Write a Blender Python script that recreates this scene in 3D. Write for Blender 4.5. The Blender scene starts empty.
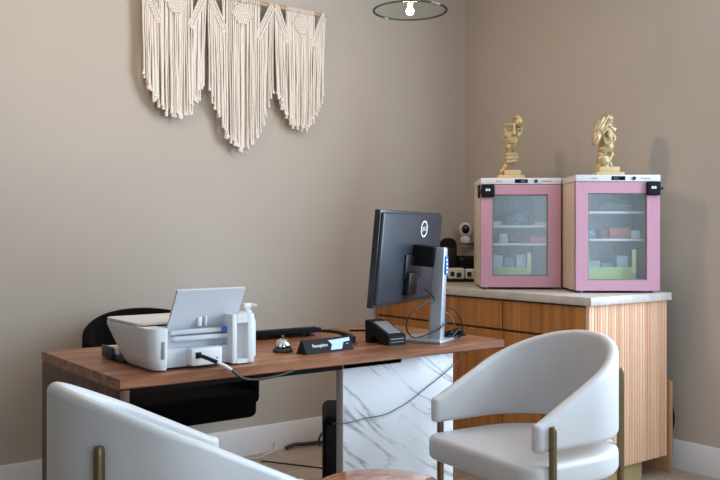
import bpy, bmesh, math, random
from mathutils import Vector, Matrix
R = math.radians
PI = math.pi
random.seed(7)
sc = bpy.context.scene
C = sc.collection

# ------------------------------------------------------------------ helpers
def obj(name, bm, mat, parent=None, ang=35, loc=None):
    """link a bmesh as ONE mesh object"""
    me = bpy.data.meshes.new(name)
    bmesh.ops.recalc_face_normals(bm, faces=bm.faces[:])
    bm.to_mesh(me); bm.free()
    me.materials.append(mat)
    me.shade_smooth()
    me.set_sharp_from_angle(angle=R(ang))
    o = bpy.data.objects.new(name, me); C.objects.link(o)
    if parent: o.parent = parent
    if loc: o.location = loc
    return o

def tag(o, label, cat, group=None):
    o['label'] = label; o['category'] = cat
    if group: o['group'] = group
    return o

def thing(name, label, cat, loc=(0, 0, 0), rotz=0.0, group=None):
    o = bpy.data.objects.new(name, None); C.objects.link(o)
    o.empty_display_size = .05
    o.location = loc; o.rotation_euler = (0, 0, rotz)
    return tag(o, label, cat, group)

def struct(name, bm, mat, parent=None):
    o = obj(name, bm, mat, parent)
    if not parent: o['kind'] = 'structure'
    return o

def dup(root, loc, rotz, label, group=None):
    r = root.copy(); C.objects.link(r)
    r.location = loc; r.rotation_euler = (0, 0, rotz); r['label'] = label
    if group: r['group'] = group
    for ch in list(root.children):
        c = ch.copy(); C.objects.link(c); c.parent = r
        for g in list(ch.children):
            d = g.copy(); C.objects.link(d); d.parent = c
    return r

def BM(): return bmesh.new()

def box(bm, x0, x1, y0, y1, z0, z1, bev=0.0, seg=2, M=None):
    r = bmesh.ops.create_cube(bm, size=1.0)
    vs = r['verts']
    for v in vs:
        v.co = Vector(((x0+x1)/2 + v.co.x*(x1-x0), (y0+y1)/2 + v.co.y*(y1-y0), (z0+z1)/2 + v.co.z*(z1-z0)))
    if bev > 0:
        es = list({e for v in vs for e in v.link_edges})
        g = bmesh.ops.bevel(bm, geom=es, offset=bev, segments=seg, affect='EDGES', profile=.5, clamp_overlap=True)
        vs = list({v for v in g['verts']} | {v for v in vs if v.is_valid})
    if M is not None:
        for v in vs: v.co = M @ v.co
    return bm

def frame_of(t, up=None):
    t = t.normalized()
    if up is None: up = Vector((0, 0, 1)) if abs(t.z) < .9 else Vector((1, 0, 0))
    a = t.cross(up).normalized(); b = a.cross(t).normalized()
    return a, b

def loft(bm, loops, cap=True, closed=False):
    L = [[bm.verts.new(p) for p in lp] for lp in loops]
    n = len(L[0])
    rng = range(len(L)) if closed else range(len(L)-1)
    for i in rng:
        A, B = L[i], L[(i+1) % len(L)]
        for k in range(n):
            bm.faces.new((A[k], A[(k+1) % n], B[(k+1) % n], B[k]))
    if cap and not closed:
        bm.faces.new(list(reversed(L[0]))); bm.faces.new(L[-1])
    return bm

def smooth_pts(pts, k=6):
    P = [Vector(p) for p in pts]
    if len(P) < 3: return P
    out = []
    for i in range(len(P)-1):
        p0 = P[max(i-1, 0)]; p1 = P[i]; p2 = P[i+1]; p3 = P[min(i+2, len(P)-1)]
        for j in range(k):
            t = j/k
            out.append(.5*((2*p1) + (p2-p0)*t + (2*p0-5*p1+4*p2-p3)*t*t + (3*p1-p0-3*p2+p3)*t**3))
    out.append(P[-1]); return out

def tube(bm, pts, r, n=8, k=6, smooth=True):
    P = smooth_pts(pts, k) if smooth else [Vector(p) for p in pts]
    loops = []; prev = None
    for i, p in enumerate(P):
        t = P[min(i+1, len(P)-1)] - P[max(i-1, 0)]
        if t.length < 1e-9: t = Vector((0, 0, 1))
        if prev is None: a, b = frame_of(t)
        else:
            t.normalize(); b = (prev - t*prev.dot(t)).normalized(); a = t.cross(b)
        prev = b
        rr = r[i] if isinstance(r, list) else r
        loops.append([p + (a*math.cos(2*PI*q/n) + b*math.sin(2*PI*q/n))*rr for q in range(n)])
    return loft(bm, loops)

def cyl(bm, p0, p1, r0, r1=None, n=20):
    r1 = r0 if r1 is None else r1
    p0 = Vector(p0); p1 = Vector(p1); a, b = frame_of(p1-p0)
    return loft(bm, [[p + (a*math.cos(2*PI*q/n)+b*math.sin(2*PI*q/n))*r for q in range(n)] for p, r in ((p0, r0), (p1, r1))])

def lathe(bm, prof, n=40, c=(0, 0, 0), cap=True):
    return loft(bm, [[(c[0]+max(r, 1e-4)*math.cos(2*PI*q/n), c[1]+max(r, 1e-4)*math.sin(2*PI*q/n), c[2]+z) for q in range(n)] for r, z in prof], cap=cap)

def ell(bm, c, rad, M=None, u=14, v=9):
    r = bmesh.ops.create_uvsphere(bm, u_segments=u, v_segments=v, radius=1.0)
    for w in r['verts']:
        p = Vector((w.co.x*rad[0], w.co.y*rad[1], w.co.z*rad[2]))
        if M is not None: p = M @ p
        w.co = p + Vector(c)
    return bm

def capsule(bm, p0, p1, r0, r1=None, n=12):
    r1 = r0 if r1 is None else r1
    p0 = Vector(p0); p1 = Vector(p1); t = (p1-p0).normalized()
    P = []; rr = []
    for q in range(5):
        a = -PI/2 + q*PI/8; P.append(p0 + t*math.sin(a)*r0); rr.append(max(math.cos(a)*r0, 1e-4))
    for q in range(5):
        a = q*PI/8; P.append(p1 + t*math.sin(a)*r1); rr.append(max(math.cos(a)*r1, 1e-4))
    return tube(bm, P, rr, n, smooth=False)

def prism(bm, pts, ax, d0, d1):
    """extrude a 2-D outline along axis ax ('x','y','z')"""
    def mk(p, d):
        return {'x': (d, p[0], p[1]), 'y': (p[0], d, p[1]), 'z': (p[0], p[1], d)}[ax]
    return loft(bm, [[mk(p, d0) for p in pts], [mk(p, d1) for p in pts]])

def bevel_all(bm, off, seg=2, ang=25):
    es = [e for e in bm.edges if len(e.link_faces) == 2 and e.calc_face_angle(0) > R(ang)]
    bmesh.ops.bevel(bm, geom=es, offset=off, segments=seg, affect='EDGES', profile=.5, clamp_overlap=True)
    return bm

def text_obj(name, body, size, mat, parent, M, depth=.0004, align='CENTER'):
    cu = bpy.data.curves.new(name, 'FONT'); cu.body = body; cu.size = size; cu.extrude = depth
    cu.align_x = align; cu.align_y = 'CENTER'
    t = bpy.data.objects.new(name+'_curve', cu); C.objects.link(t)
    bpy.context.view_layer.update()
    me = bpy.data.meshes.new_from_object(t.evaluated_get(bpy.context.evaluated_depsgraph_get()))
    bpy.data.objects.remove(t); bpy.data.curves.remove(cu)
    me.transform(M); me.materials.clear(); me.materials.append(mat)
    o = bpy.data.objects.new(name, me); C.objects.link(o)
    if parent: o.parent = parent
    return o

# ------------------------------------------------------------------ materials
def srgb(r, g, b):
    f = lambda v: (v/255/12.92) if v/255 <= .04045 else ((v/255+.055)/1.055)**2.4
    return (f(r), f(g), f(b), 1)

def mat(name, col, rough=.5, metal=0.0, spec=.5, noise=0.0, nscale=20, bump=0.0, bscale=200, coat=0.0):
    m = bpy.data.materials.new(name); m.use_nodes = True
    nt = m.node_tree; b = nt.nodes['Principled BSDF']
    b.inputs['Base Color'].default_value = col
    b.inputs['Roughness'].default_value = rough; b.inputs['Metallic'].default_value = metal
    b.inputs['Specular IOR Level'].default_value = spec
    b.inputs['Coat Weight'].default_value = coat
    tc = nt.nodes.new('ShaderNodeTexCoord')
    n = nt.nodes.new('ShaderNodeTexNoise'); n.inputs['Scale'].default_value = nscale; n.inputs['Detail'].default_value = 4
    nt.links.new(tc.outputs['Object'], n.inputs['Vector'])
    mx = nt.nodes.new('ShaderNodeMix'); mx.data_type = 'RGBA'
    k = max(noise, .02)
    mx.inputs[6].default_value = tuple(c*(1-k) for c in col[:3])+(1,)
    mx.inputs[7].default_value = tuple(min(1, c*(1+k)) for c in col[:3])+(1,)
    nt.links.new(n.outputs['Fac'], mx.inputs[0]); nt.links.new(mx.outputs[2], b.inputs['Base Color'])
    if bump > 0:
        n2 = nt.nodes.new('ShaderNodeTexNoise'); n2.inputs['Scale'].default_value = bscale; n2.inputs['Detail'].default_value = 3
        nt.links.new(tc.outputs['Object'], n2.inputs['Vector'])
        bp = nt.nodes.new('ShaderNodeBump'); bp.inputs['Strength'].default_value = bump; bp.inputs['Distance'].default_value = .002
        nt.links.new(n2.outputs['Fac'], bp.inputs['Height']); nt.links.new(bp.outputs['Normal'], b.inputs['Normal'])
    return m

def wood(name, cols, scale, rough=.45, spec=.4, ring=0.0):
    """grain noise stretched along the axis with the small scale value; cols = ramp of 3-4 colours"""
    m = bpy.data.materials.new(name); m.use_nodes = True
    nt = m.node_tree; b = nt.nodes['Principled BSDF']
    b.inputs['Roughness'].default_value = rough; b.inputs['Specular IOR Level'].default_value = spec
    tc = nt.nodes.new('ShaderNodeTexCoord'); mp = nt.nodes.new('ShaderNodeMapping')
    mp.inputs['Scale'].default_value = scale
    nt.links.new(tc.outputs['Object'], mp.inputs['Vector'])
    n = nt.nodes.new('ShaderNodeTexNoise'); n.inputs['Scale'].default_value = 1; n.inputs['Detail'].default_value = 6
    n.inputs['Roughness'].default_value = .62; n.inputs['Distortion'].default_value = .4
    nt.links.new(mp.outputs['Vector'], n.inputs['Vector'])
    cr = nt.nodes.new('ShaderNodeValToRGB'); e = cr.color_ramp.elements
    ps = [.28 + .44*i/(len(cols)-1) for i in range(len(cols))]
    e[0].position = ps[0]; e[0].color = cols[0]; e[1].position = ps[-1]; e[1].color = cols[-1]
    for p, c in list(zip(ps, cols))[1:-1]:
        k = e.new(p); k.color = c
    nt.links.new(n.outputs['Fac'], cr.inputs['Fac']); nt.links.new(cr.outputs['Color'], b.inputs['Base Color'])
    bp = nt.nodes.new('ShaderNodeBump'); bp.inputs['Strength'].default_value = .12; bp.inputs['Distance'].default_value = .002
    nt.links.new(n.outputs['Fac'], bp.inputs['Height']); nt.links.new(bp.outputs['Normal'], b.inputs['Normal'])
    return m

def marble(name):
    m = bpy.data.materials.new(name); m.use_nodes = True
    nt = m.node_tree; b = nt.nodes['Principled BSDF']; b.inputs['Roughness'].default_value = .25
    tc = nt.nodes.new('ShaderNodeTexCoord'); mp = nt.nodes.new('ShaderNodeMapping')
    mp.inputs['Rotation'].default_value = (0, R(-33), 0)
    nt.links.new(tc.outputs['Object'], mp.inputs['Vector'])
    mp0 = mp; mp = nt.nodes.new('ShaderNodeMapping'); mp.inputs['Scale'].default_value = (1.1, 3, 7)
    nt.links.new(mp0.outputs['Vector'], mp.inputs['Vector'])
    n = nt.nodes.new('ShaderNodeTexNoise'); n.inputs['Scale'].default_value = 1.5; n.inputs['Detail'].default_value = 7
    n.inputs['Distortion'].default_value = .7; n.inputs['Roughness'].default_value = .5
    nt.links.new(mp.outputs['Vector'], n.inputs['Vector'])
    a = nt.nodes.new('ShaderNodeMath'); a.operation = 'SUBTRACT'; a.inputs[1].default_value = .5
    ab = nt.nodes.new('ShaderNodeMath'); ab.operation = 'ABSOLUTE'
    nt.links.new(n.outputs['Fac'], a.inputs[0]); nt.links.new(a.outputs[0], ab.inputs[0])
    cr = nt.nodes.new('ShaderNodeValToRGB'); e = cr.color_ramp.elements
    e[0].position = 0; e[0].color = srgb(164, 162, 166); e[1].position = .035; e[1].color = srgb(236, 238, 242)
    k = e.new(.009); k.color = srgb(205, 206, 212)
    nt.links.new(ab.outputs[0], cr.inputs['Fac'])
    n2 = nt.nodes.new('ShaderNodeTexNoise'); n2.inputs['Scale'].default_value = 3.0
    nt.links.new(tc.outputs['Object'], n2.inputs['Vector'])
    cr2 = nt.nodes.new('ShaderNodeValToRGB'); e = cr2.color_ramp.elements
    e[0].position = .50; e[0].color = (1, 1, 1, 1); e[1].position = .68; e[1].color = (0, 0, 0, 1)
    nt.links.new(n2.outputs['Fac'], cr2.inputs['Fac'])
    mx = nt.nodes.new('ShaderNodeMix'); mx.data_type = 'RGBA'; mx.inputs[6].default_value = srgb(238, 240, 244)
    nt.links.new(cr2.outputs['Color'], mx.inputs[0]); nt.links.new(cr.outputs['Color'], mx.inputs[7])
    nt.links.new(mx.outputs[2], b.inputs['Base Color'])
    return m

def pane(name, tint, gloss=.10, edge=None, rough=.03):
    """clear glass sheet: tinted transmission plus a Fresnel-weighted reflection"""
    m = bpy.data.materials.new(name); m.use_nodes = True
    nt = m.node_tree; nt.nodes.remove(nt.nodes['Principled BSDF']); out = nt.nodes['Material Output']
    tr = nt.nodes.new('ShaderNodeBsdfTransparent'); tr.inputs['Color'].default_value = tint
    gl = nt.nodes.new('ShaderNodeBsdfGlossy'); gl.inputs['Roughness'].default_value = rough
    mx = nt.nodes.new('ShaderNodeMixShader')
    if edge is not None:
        lw = nt.nodes.new('ShaderNodeLayerWeight'); lw.inputs['Blend'].default_value = .25
        mc = nt.nodes.new('ShaderNodeMix'); mc.data_type = 'RGBA'
        mc.inputs[6].default_value = tint; mc.inputs[7].default_value = edge
        nt.links.new(lw.outputs['Facing'], mc.inputs[0]); nt.links.new(mc.outputs[2], tr.inputs['Color'])
    mx.inputs[0].default_value = gloss
    nt.links.new(tr.outputs[0], mx.inputs[1]); nt.links.new(gl.outputs[0], mx.inputs[2]); nt.links.new(mx.outputs[0], out.inputs['Surface'])
    return m

def emit(name, col, s):
    m = bpy.data.materials.new(name); m.use_nodes = True; nt = m.node_tree
    b = nt.nodes['Principled BSDF']; b.inputs['Emission Color'].default_value = col; b.inputs['Emission Strength'].default_value = s
    return m

def floor_mat():
    m = bpy.data.materials.new('wood_look_tile'); m.use_nodes = True
    nt = m.node_tree; b = nt.nodes['Principled BSDF']; b.inputs['Roughness'].default_value = .42
    tc = nt.nodes.new('ShaderNodeTexCoord')
    br = nt.nodes.new('ShaderNodeTexBrick'); br.inputs['Scale'].default_value = 1
    br.inputs['Brick Width'].default_value = 1.2; br.inputs['Row Height'].default_value = .2; br.inputs['Mortar Size'].default_value = .004
    br.inputs['Color1'].default_value = srgb(172, 152, 134); br.inputs['Color2'].default_value = srgb(186, 166, 148)
    br.inputs['Mortar'].default_value = srgb(205, 196, 184)
    nt.links.new(tc.outputs['Object'], br.inputs['Vector'])
    mp = nt.nodes.new('ShaderNodeMapping'); mp.inputs['Scale'].default_value = (3, 40, 1)
    nt.links.new(tc.outputs['Object'], mp.inputs['Vector'])
    n = nt.nodes.new('ShaderNodeTexNoise'); n.inputs['Scale'].default_value = 1; n.inputs['Detail'].default_value = 5
    nt.links.new(mp.outputs['Vector'], n.inputs['Vector'])
    cr = nt.nodes.new('ShaderNodeValToRGB'); e = cr.color_ramp.elements
    e[0].position = .3; e[0].color = (.8, .8, .8, 1); e[1].position = .7; e[1].color = (1, 1, 1, 1)
    nt.links.new(n.outputs['Fac'], cr.inputs['Fac'])
    mx = nt.nodes.new('ShaderNodeMix'); mx.data_type = 'RGBA'; mx.blend_type = 'MULTIPLY'; mx.inputs[0].default_value = 1
    nt.links.new(br.outputs['Color'], mx.inputs[6]); nt.links.new(cr.outputs['Color'], mx.inputs[7])
    nt.links.new(mx.outputs[2], b.inputs['Base Color'])
    return m

m_wall = mat('wall_paint', srgb(194, 184, 173), .85, spec=.2, noise=.03, nscale=3, bump=.05, bscale=300)
m_dark = mat('unseen_wall_dark', srgb(126, 116, 108), .7, noise=.08)  # tone of the unseen walls, kept dark to cut bounced light
m_ceil = mat('ceiling_paint', srgb(232, 228, 222), .9, spec=.2)
m_base = mat('baseboard_white', srgb(232, 230, 230), .5)
m_floor = floor_mat()
m_leather = mat('white_leather', srgb(204, 203, 204), .42, noise=.02, nscale=8, bump=.08, bscale=350)
m_piping = mat('white_piping', srgb(212, 210, 210), .5)
m_brass = mat('aged_brass', srgb(128, 110, 80), .38, metal=.85, noise=.06)
m_blackfab = mat('black_upholstery', srgb(11, 10, 11), .9, spec=.12, noise=.1, bump=.15, bscale=250)
m_black = mat('black_plastic', srgb(22, 22, 25), .4)
m_blackgloss = mat('black_gloss', srgb(12, 14, 22), .12)
m_blackmatte = mat('black_matte', srgb(17, 17, 18), .7, spec=.25)
m_darkgrey = mat('dark_grey_plastic', srgb(62, 63, 68), .45)
m_grey = mat('grey_plastic', srgb(128, 130, 134), .4)
m_monback = mat('monitor_back', srgb(44, 49, 58), .30, spec=.6)
m_silver = mat('silver_stand', srgb(186, 192, 200), .34, metal=.55)
m_chrome = mat('chrome', srgb(225, 225, 228), .12, metal=1)
m_steel = mat('brushed_steel', srgb(150, 148, 146), .4, metal=.8)
m_trim = mat('pale_metal_trim', srgb(206, 202, 198), .5)
m_white = mat('white_plastic', srgb(222, 221, 221), .4)
m_white2 = mat('cool_white_plastic', srgb(204, 207, 212), .42)
m_whiteprint = mat('white_print', srgb(240, 242, 245), .5)
m_blue = mat('blue_label', srgb(38, 116, 200), .5)
m_walnut = wood('walnut', [srgb(80, 46, 30), srgb(126, 78, 52), srgb(162, 106, 72), srgb(186, 130, 92)], (2.2, 26, 26), .38, .45)
m_walnut_end = wood('walnut_side', [srgb(60, 36, 26), srgb(90, 56, 40), srgb(114, 74, 52)], (26, 26, 2.2), .5)
m_oak = wood('oak_fluted', [srgb(188, 126, 88), srgb(222, 170, 134), srgb(236, 194, 164), srgb(248, 220, 194)], (95, 60, .6), .5)
m_oakdoor = wood('oak_front', [srgb(150, 92, 42), srgb(182, 120, 60), srgb(200, 138, 78)], (30, 26, .9), .45)
m_tray = wood('tray_wood', [srgb(176, 124, 84), srgb(200, 152, 110), srgb(216, 172, 130)], (40, 40, 1.0), .5)
m_oakdark = wood('oak_inside', [srgb(120, 80, 50), srgb(150, 104, 68)], (30, 30, 1.2), .6)
m_plinth = mat('pale_gold_plinth', srgb(190, 172, 128), .4, metal=.3)
m_stone = mat('worktop_stone', srgb(200, 192, 184), .35, noise=.30, nscale=24, bump=.05)
m_marble = marble('veined_marble')
m_pink = mat('pink_enamel', srgb(204, 152, 172), .35)
m_cream = mat('cream_enamel', srgb(222, 208, 190), .45)
m_fwhite = mat('fridge_white', srgb(228, 226, 234), .4)
m_liner = mat('fridge_liner', srgb(226, 232, 236), .5)
m_fglass = pane('fridge_glass', (.93, .97, .98, 1), .09, rough=.25)
m_gold = mat('pale_gold', srgb(192, 172, 130), .38, metal=.55, noise=.12, nscale=30)
m_goldbase = mat('ivory_gold_base', srgb(216, 194, 146), .5, metal=.1)
m_cord = mat('cream_cotton', srgb(240, 231, 220), .9, spec=.1, noise=.06, nscale=60, bump=.3, bscale=500)
m_dowel = wood('dowel_wood', [srgb(190, 152, 112), srgb(214, 180, 142)], (2, 60, 60), .6)
m_lamp_glass = pane('clear_glass', (.95, .97, .96, 1), .05, rough=.02)
m_lamp_rim = pane('green_glass_rim', (.58, .66, .62, 1), .05, edge=(.10, .16, .14, 1), rough=.02)
m_bulb = emit('warm_bulb', (1, .80, .52, 1), 12)
m_amber = emit('amber_glass', (1, .62, .25, 1), 1.0)
m_cable = mat('black_cable', srgb(20, 18, 18), .5)
m_cablegrey = mat('grey_cable', srgb(96, 92, 92), .5)
m_cablebrown = mat('dark_brown_cable', srgb(58, 48, 42), .5)
m_table = wood('copper_walnut', [srgb(130, 74, 44), srgb(168, 104, 66), srgb(190, 128, 88)], (4, 40, 40), .06, 1.0)
m_bluebag = mat('blue_grey_film', srgb(118, 146, 160), .4, noise=.3, nscale=30)
m_bluebag2 = mat('pale_blue_film', srgb(156, 174, 184), .35, noise=.25, nscale=30)
m_red = mat('dusty_red_packet', srgb(196, 120, 116), .5, noise=.2, nscale=40)
m_brown = mat('brown_packet', srgb(120, 76, 70), .5, noise=.3, nscale=40)
m_green = mat('lime_carton', srgb(178, 196, 118), .55, noise=.1, nscale=25)
m_palebox = mat('pale_blue_box', srgb(196, 214, 226), .5)
m_yellow = mat('pale_yellow_card', srgb(222, 226, 150), .55)
m_reflection = mat('painted_reflection', srgb(150, 178, 212), .3)  # pale blue window reflection on the name plate, put into the colour

CF = Vector((.5987, .8010, 0)); CR = Vector((.8010, -.5987, 0))   # camera heading on the floor, used only for the camera

RZ = -R(36.78)
# ------------------------------------------------------------------ room
XW, YW, XL, YB, ZC = 3.87, 4.03, -3.2, -2.8, 3.0
struct('floor', box(BM(), XL-.1, XW+.1, YB-.1, YW+.1, -.1, 0), m_floor)
struct('ceiling', box(BM(), XL-.1, XW+.1, YB-.1, YW+.1, ZC, ZC+.1), m_ceil)
struct('wall_left', box(BM(), XL-.1, XW+.1, YW, YW+.1, 0, ZC), m_wall)
struct('wall_far_side', box(BM(), XL-.1, XL, YB, YW, 0, ZC), m_dark)
b = BM()      # front wall with an unseen opening added to let in fill light
vx0, vx1 = -.5, 1.5
box(b, XL-.1, vx0, YB-.1, YB, 0, ZC); box(b, vx1, XW+.1, YB-.1, YB, 0, ZC)
box(b, vx0, vx1, YB-.1, YB, 0, .25); box(b, vx0, vx1, YB-.1, YB, 2.75, ZC)
struct('wall_front', b, m_dark)
b = BM()
for x in (vx0, (vx0+vx1)/2, vx1): box(b, max(vx0, x-.03), min(vx1, x+.03), YB-.08, YB-.02, .25, 2.75)
box(b, vx0, vx1, YB-.08, YB-.02, .25, .30); box(b, vx0, vx1, YB-.08, YB-.02, 2.70, 2.75)
struct('fill_window', b, m_darkgrey)
b = BM()      # right wall with the shop window opening (beside the camera) the daylight comes through
wy0, wy1, wz0, wz1 = -.65, 1.95, .75, 2.9
box(b, XW, XW+.1, wy1, YW, 0, ZC); box(b, XW, XW+.1, YB, wy0, 0, ZC)
box(b, XW, XW+.1, wy0, wy1, 0, wz0); box(b, XW, XW+.1, wy0, wy1, wz1, ZC)
struct('wall_right', b, m_wall)
b = BM()
for y in (wy0, wy0+1.3, wy1):
    box(b, XW+.02, XW+.08, max(wy0, y-.03), min(wy1, y+.03), wz0, wz1)
box(b, XW+.02, XW+.08, wy0, wy1, wz0, wz0+.05); box(b, XW+.02, XW+.08, wy0, wy1, wz1-.05, wz1)
struct('window_1', b, m_darkgrey)
prof = [(0, 0), (-.015, 0), (-.015, .132), (-.008, .145), (0, .145)]
struct('baseboard_left', prism(BM(), [(YW+p[0], p[1]) for p in prof], 'x', XL, XW), m_base)
struct('baseboard_right', prism(BM(), [(XW+p[0], p[1]) for p in prof], 'y', YB, YW-.016), m_base)

# ------------------------------------------------------------------ white tub armchairs
def outline_D(R0, xf, rc, n=14):
    pts = []
    for k in range(n+1):                       # back half circle from +y round to -y
        a = PI/2 + PI*k/n; pts.append((R0*math.cos(a), R0*math.sin(a)))
    for k in range(7):                         # front right corner (-y)
        a = -PI/2 + (PI/2)*k/6; pts.append((xf-rc+rc*math.cos(a), -R0+rc+rc*math.sin(a)))
    for k in range(7):
        a = (PI/2)*k/6; pts.append((xf-rc+rc*math.cos(a), R0-rc+rc*math.sin(a)))
    return pts

def inset(pts, d):
    n = len(pts); out = []
    for i in range(n):
        p0 = Vector(pts[i-1]); p = Vector(pts[i]); p1 = Vector(pts[(i+1) % n])
        t = (p1-p0).normalized(); nn = Vector((-t.y, t.x))   # outline runs counter-clockwise
        out.append(p + nn*d)
    return out

def make_chair(name, label, ms, mp, ml, Rm=.262, th=.040, xf=.232, z0=.50, zf=.595, zb=.832, seat=(.375, .462), seatR=.282, group=None, legs=True):
    t = thing(name, label, 'chair', group=group)
    # seat cushion
    rd = .022; loops = []
    o = outline_D(seatR, .283, .06)
    for k in range(6):
        a = -PI/2 + (PI/2)*k/5
        loops.append([(p.x, p.y, seat[0]+rd+rd*math.sin(a)) for p in inset(o, rd-rd*math.cos(a))])
    for k in range(6):
        a = (PI/2)*k/5
        loops.append([(p.x, p.y, seat[1]-rd+rd*math.sin(a)) for p in inset(o, rd-rd*math.cos(a))])
    loops.append([(p.x*.6, p.y*.6, seat[1]+.006) for p in inset(o, rd)])
    obj('seat', loft(BM(), loops), ms, t, 50)
    # wrapped back and arms: one band swept round the seat
    path = []
    n1 = 9
    for k in range(n1): path.append((Vector((xf*(1-k/n1), -Rm, 0)), Vector((0, -1, 0))))
    for k in range(29):
        a = -PI/2 - PI*k/28; path.append((Vector((Rm*math.cos(a), Rm*math.sin(a), 0)), Vector((math.cos(a), math.sin(a), 0))))
    for k in range(1, n1+1): path.append((Vector((xf*k/n1, Rm, 0)), Vector((0, 1, 0))))
    def ztop(x):
        u = min(max((xf-x)/(xf+Rm), 0), 1)
        return zf + (zb-zf)*(.08*math.sin(u*PI/2) + .92*u)
    def sect(p, nn, zt, sx=1.0, sz=1.0, dx=0):
        h = th/2*sx; zc = (zt+z0)/2; hz = (zt-z0)/2*sz
        lp = []
        for q in range(9):
            a = PI*q/8; lp.append(p + nn*(h*math.cos(a)) + Vector((dx, 0, zc + hz - h + h*math.sin(a))))
        for q in range(9):
            a = PI + PI*q/8; lp.append(p + nn*(h*math.cos(a)) + Vector((dx, 0, zc - hz + h + h*math.sin(a))))
        return lp
    loops = []
    p, nn = path[0]
    for sx, sz, dx in ((.25, .80, .022), (.65, .90, .017), (.9, .97, .009)): loops.append(sect(p, nn, ztop(p.x), sx, sz, dx))
    # smooth the kink in the profile
    zs_ = [ztop(p.x) for p, _ in path]
    for _ in range(6): zs_ = [zs_[0]] + [(zs_[i-1]+2*zs_[i]+zs_[i+1])/4 for i in range(1, len(zs_)-1)] + [zs_[-1]]
    for (p, nn), zt in zip(path, zs_): loops.append(sect(p, nn, zt))
    p, nn = path[-1]
    for sx, sz, dx in ((.9, .97, .009), (.65, .90, .017), (.25, .80, .022)): loops.append(sect(p, nn, ztop(p.x), sx, sz, dx))
    sh = obj('backrest', loft(BM(), loops), ms, t, 60)
    pts = [p + nn*(th/2-.004) + Vector((0, 0, zt-.016)) for (p, nn), zt in zip(path, zs_)]
    obj('piping', tube(BM(), pts, .0035, 6, smooth=False), mp, sh, 60)
    if legs:
        q = 1
        for s in (-1, 1):
            b = BM(); lathe(b, [(.010, 0), (.013, .004), (.0125, zf-.03), (.012, zf-.016), (.009, zf-.011)], 16, (xf-.035, s*(Rm+.026), 0)); obj('leg', b, ml, t)
            a = R(140); rr = Rm+th/2+.009
            b = BM(); lathe(b, [(.010, 0), (.0125, .004), (.0125, .70), (.012, .714), (.009, .719)], 16, (rr*math.cos(a), s*rr*math.sin(a), 0)); obj('leg', b, ml, t)
        b = BM(); box(b, -.2, .22, -.2, .2, seat[0]-.015, seat[0]+.01, .006); obj('seat_frame', b, ml, t)
    return t

arm = make_chair('armchair', 'white leather tub armchair with brass legs standing in front of the slatted oak sideboard',
                 m_leather, m_piping, m_brass, group='white tub armchairs')
arm.location = (2.285, 2.03, 0); arm.rotation_euler = (0, 0, PI-R(5))
dup(arm, (.89, 2.0, 0), -R(3.6), 'white leather tub armchair seen from behind at the dark end of the desk')

bc = make_chair('desk_chair', 'black upholstered tub chair pulled up behind the walnut desk', m_blackfab, m_blackfab, m_blackmatte,
                Rm=.322, th=.05, xf=.24, z0=.43, zf=.62, zb=.835, seat=(.375, .49), seatR=.335, legs=False)
bc.location = (1.575, 3.57, 0); bc.rotation_euler = (0, 0, -PI/2)
b = BM(); lathe(b, [(.03, .08), (.03, .30), (.10, .38), (.10, .41)], 20); obj('pedestal', b, m_blackmatte, bc)
for k in range(5):
    a = 2*PI*k/5
    b = BM(); tube(b, [(0, 0, .10), (.15*math.cos(a), .15*math.sin(a), .085), (.27*math.cos(a), .27*math.sin(a), .06)], .018, 8)
    ell(b, (.28*math.cos(a), .28*math.sin(a), .028), (.028, .028, .028)); obj('leg', b, m_blackmatte, bc)

# ------------------------------------------------------------------ side table
t = thing('side_table', 'small round glossy wooden side table between the two white armchairs', 'table', (1.575, 2.007, 0))
b = BM(); lathe(b, [(.001, .405), (.178, .405), (.192, .411), (.196, .420), (.192, .428), (.183, .430), (.001, .430)], 56); obj('tabletop', b, m_table, t)
b = BM(); lathe(b, [(.022, .02), (.02, .2), (.022, .36), (.06, .405)], 24); obj('stem', b, m_brass, t)
b = BM(); lathe(b, [(.14, 0), (.14, .008), (.13, .014), (.022, .022)], 40); obj('base', b, m_brass, t)

# ------------------------------------------------------------------ desk
DX0, DX1, DY0, DY1 = .943, 2.572, 2.45, 3.225
t = thing('desk', 'long walnut desk with a white marble slab leg near the room corner', 'desk', (DX0, DY0, 0))
L = DX1-DX0; W = DY1-DY0
b = BM(); prism(b, [(0, .722), (.006, .718), (.03, .716), (W-.02, .716), (W, .722), (W, .75), (0, .75)], 'x', 0, L)
bevel_all(b, .002, 2); obj('tabletop', b, m_walnut, t)
b = BM(); box(b, 0, .03, .002, W-.002, 0, .7165, .002); obj('side_panel', b, m_walnut_end, t)
for y in (.07, W-.12): obj('support_rail', box(BM(), .05, 1.14, y, y+.03, .690, .7165, .002), m_blackmatte, t)
b = BM(); box(b, 1.806-DX0, 2.352-DX0, .07, .108, 0, .7165, .003); obj('leg', b, m_marble, t)['label'] = 'white marble slab leg with grey veins'
b = BM(); box(b, 1.8045-DX0, 1.8075-DX0, .068, .110, 0, .7165, .001); obj('edge_trim', b, m_trim, t)

# PC tower
t = thing('computer_tower', 'black computer tower on the floor behind the marble desk leg', 'computer', (2.045, 3.0, 0), RZ+R(3))
b = BM(); box(b, 0, .18, 0, .40, .012, .405, .030, 5); obj('case', b, m_blackmatte, t)
b = BM(); box(b, .015, .165, -.004, .004, .03, .37, .003); obj('front_panel', b, m_black, t)
for x in (.02, .16):
    for y in (.03, .37): obj('foot', cyl(BM(), (x, y, 0), (x, y, .02), .012), m_black, t)

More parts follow.
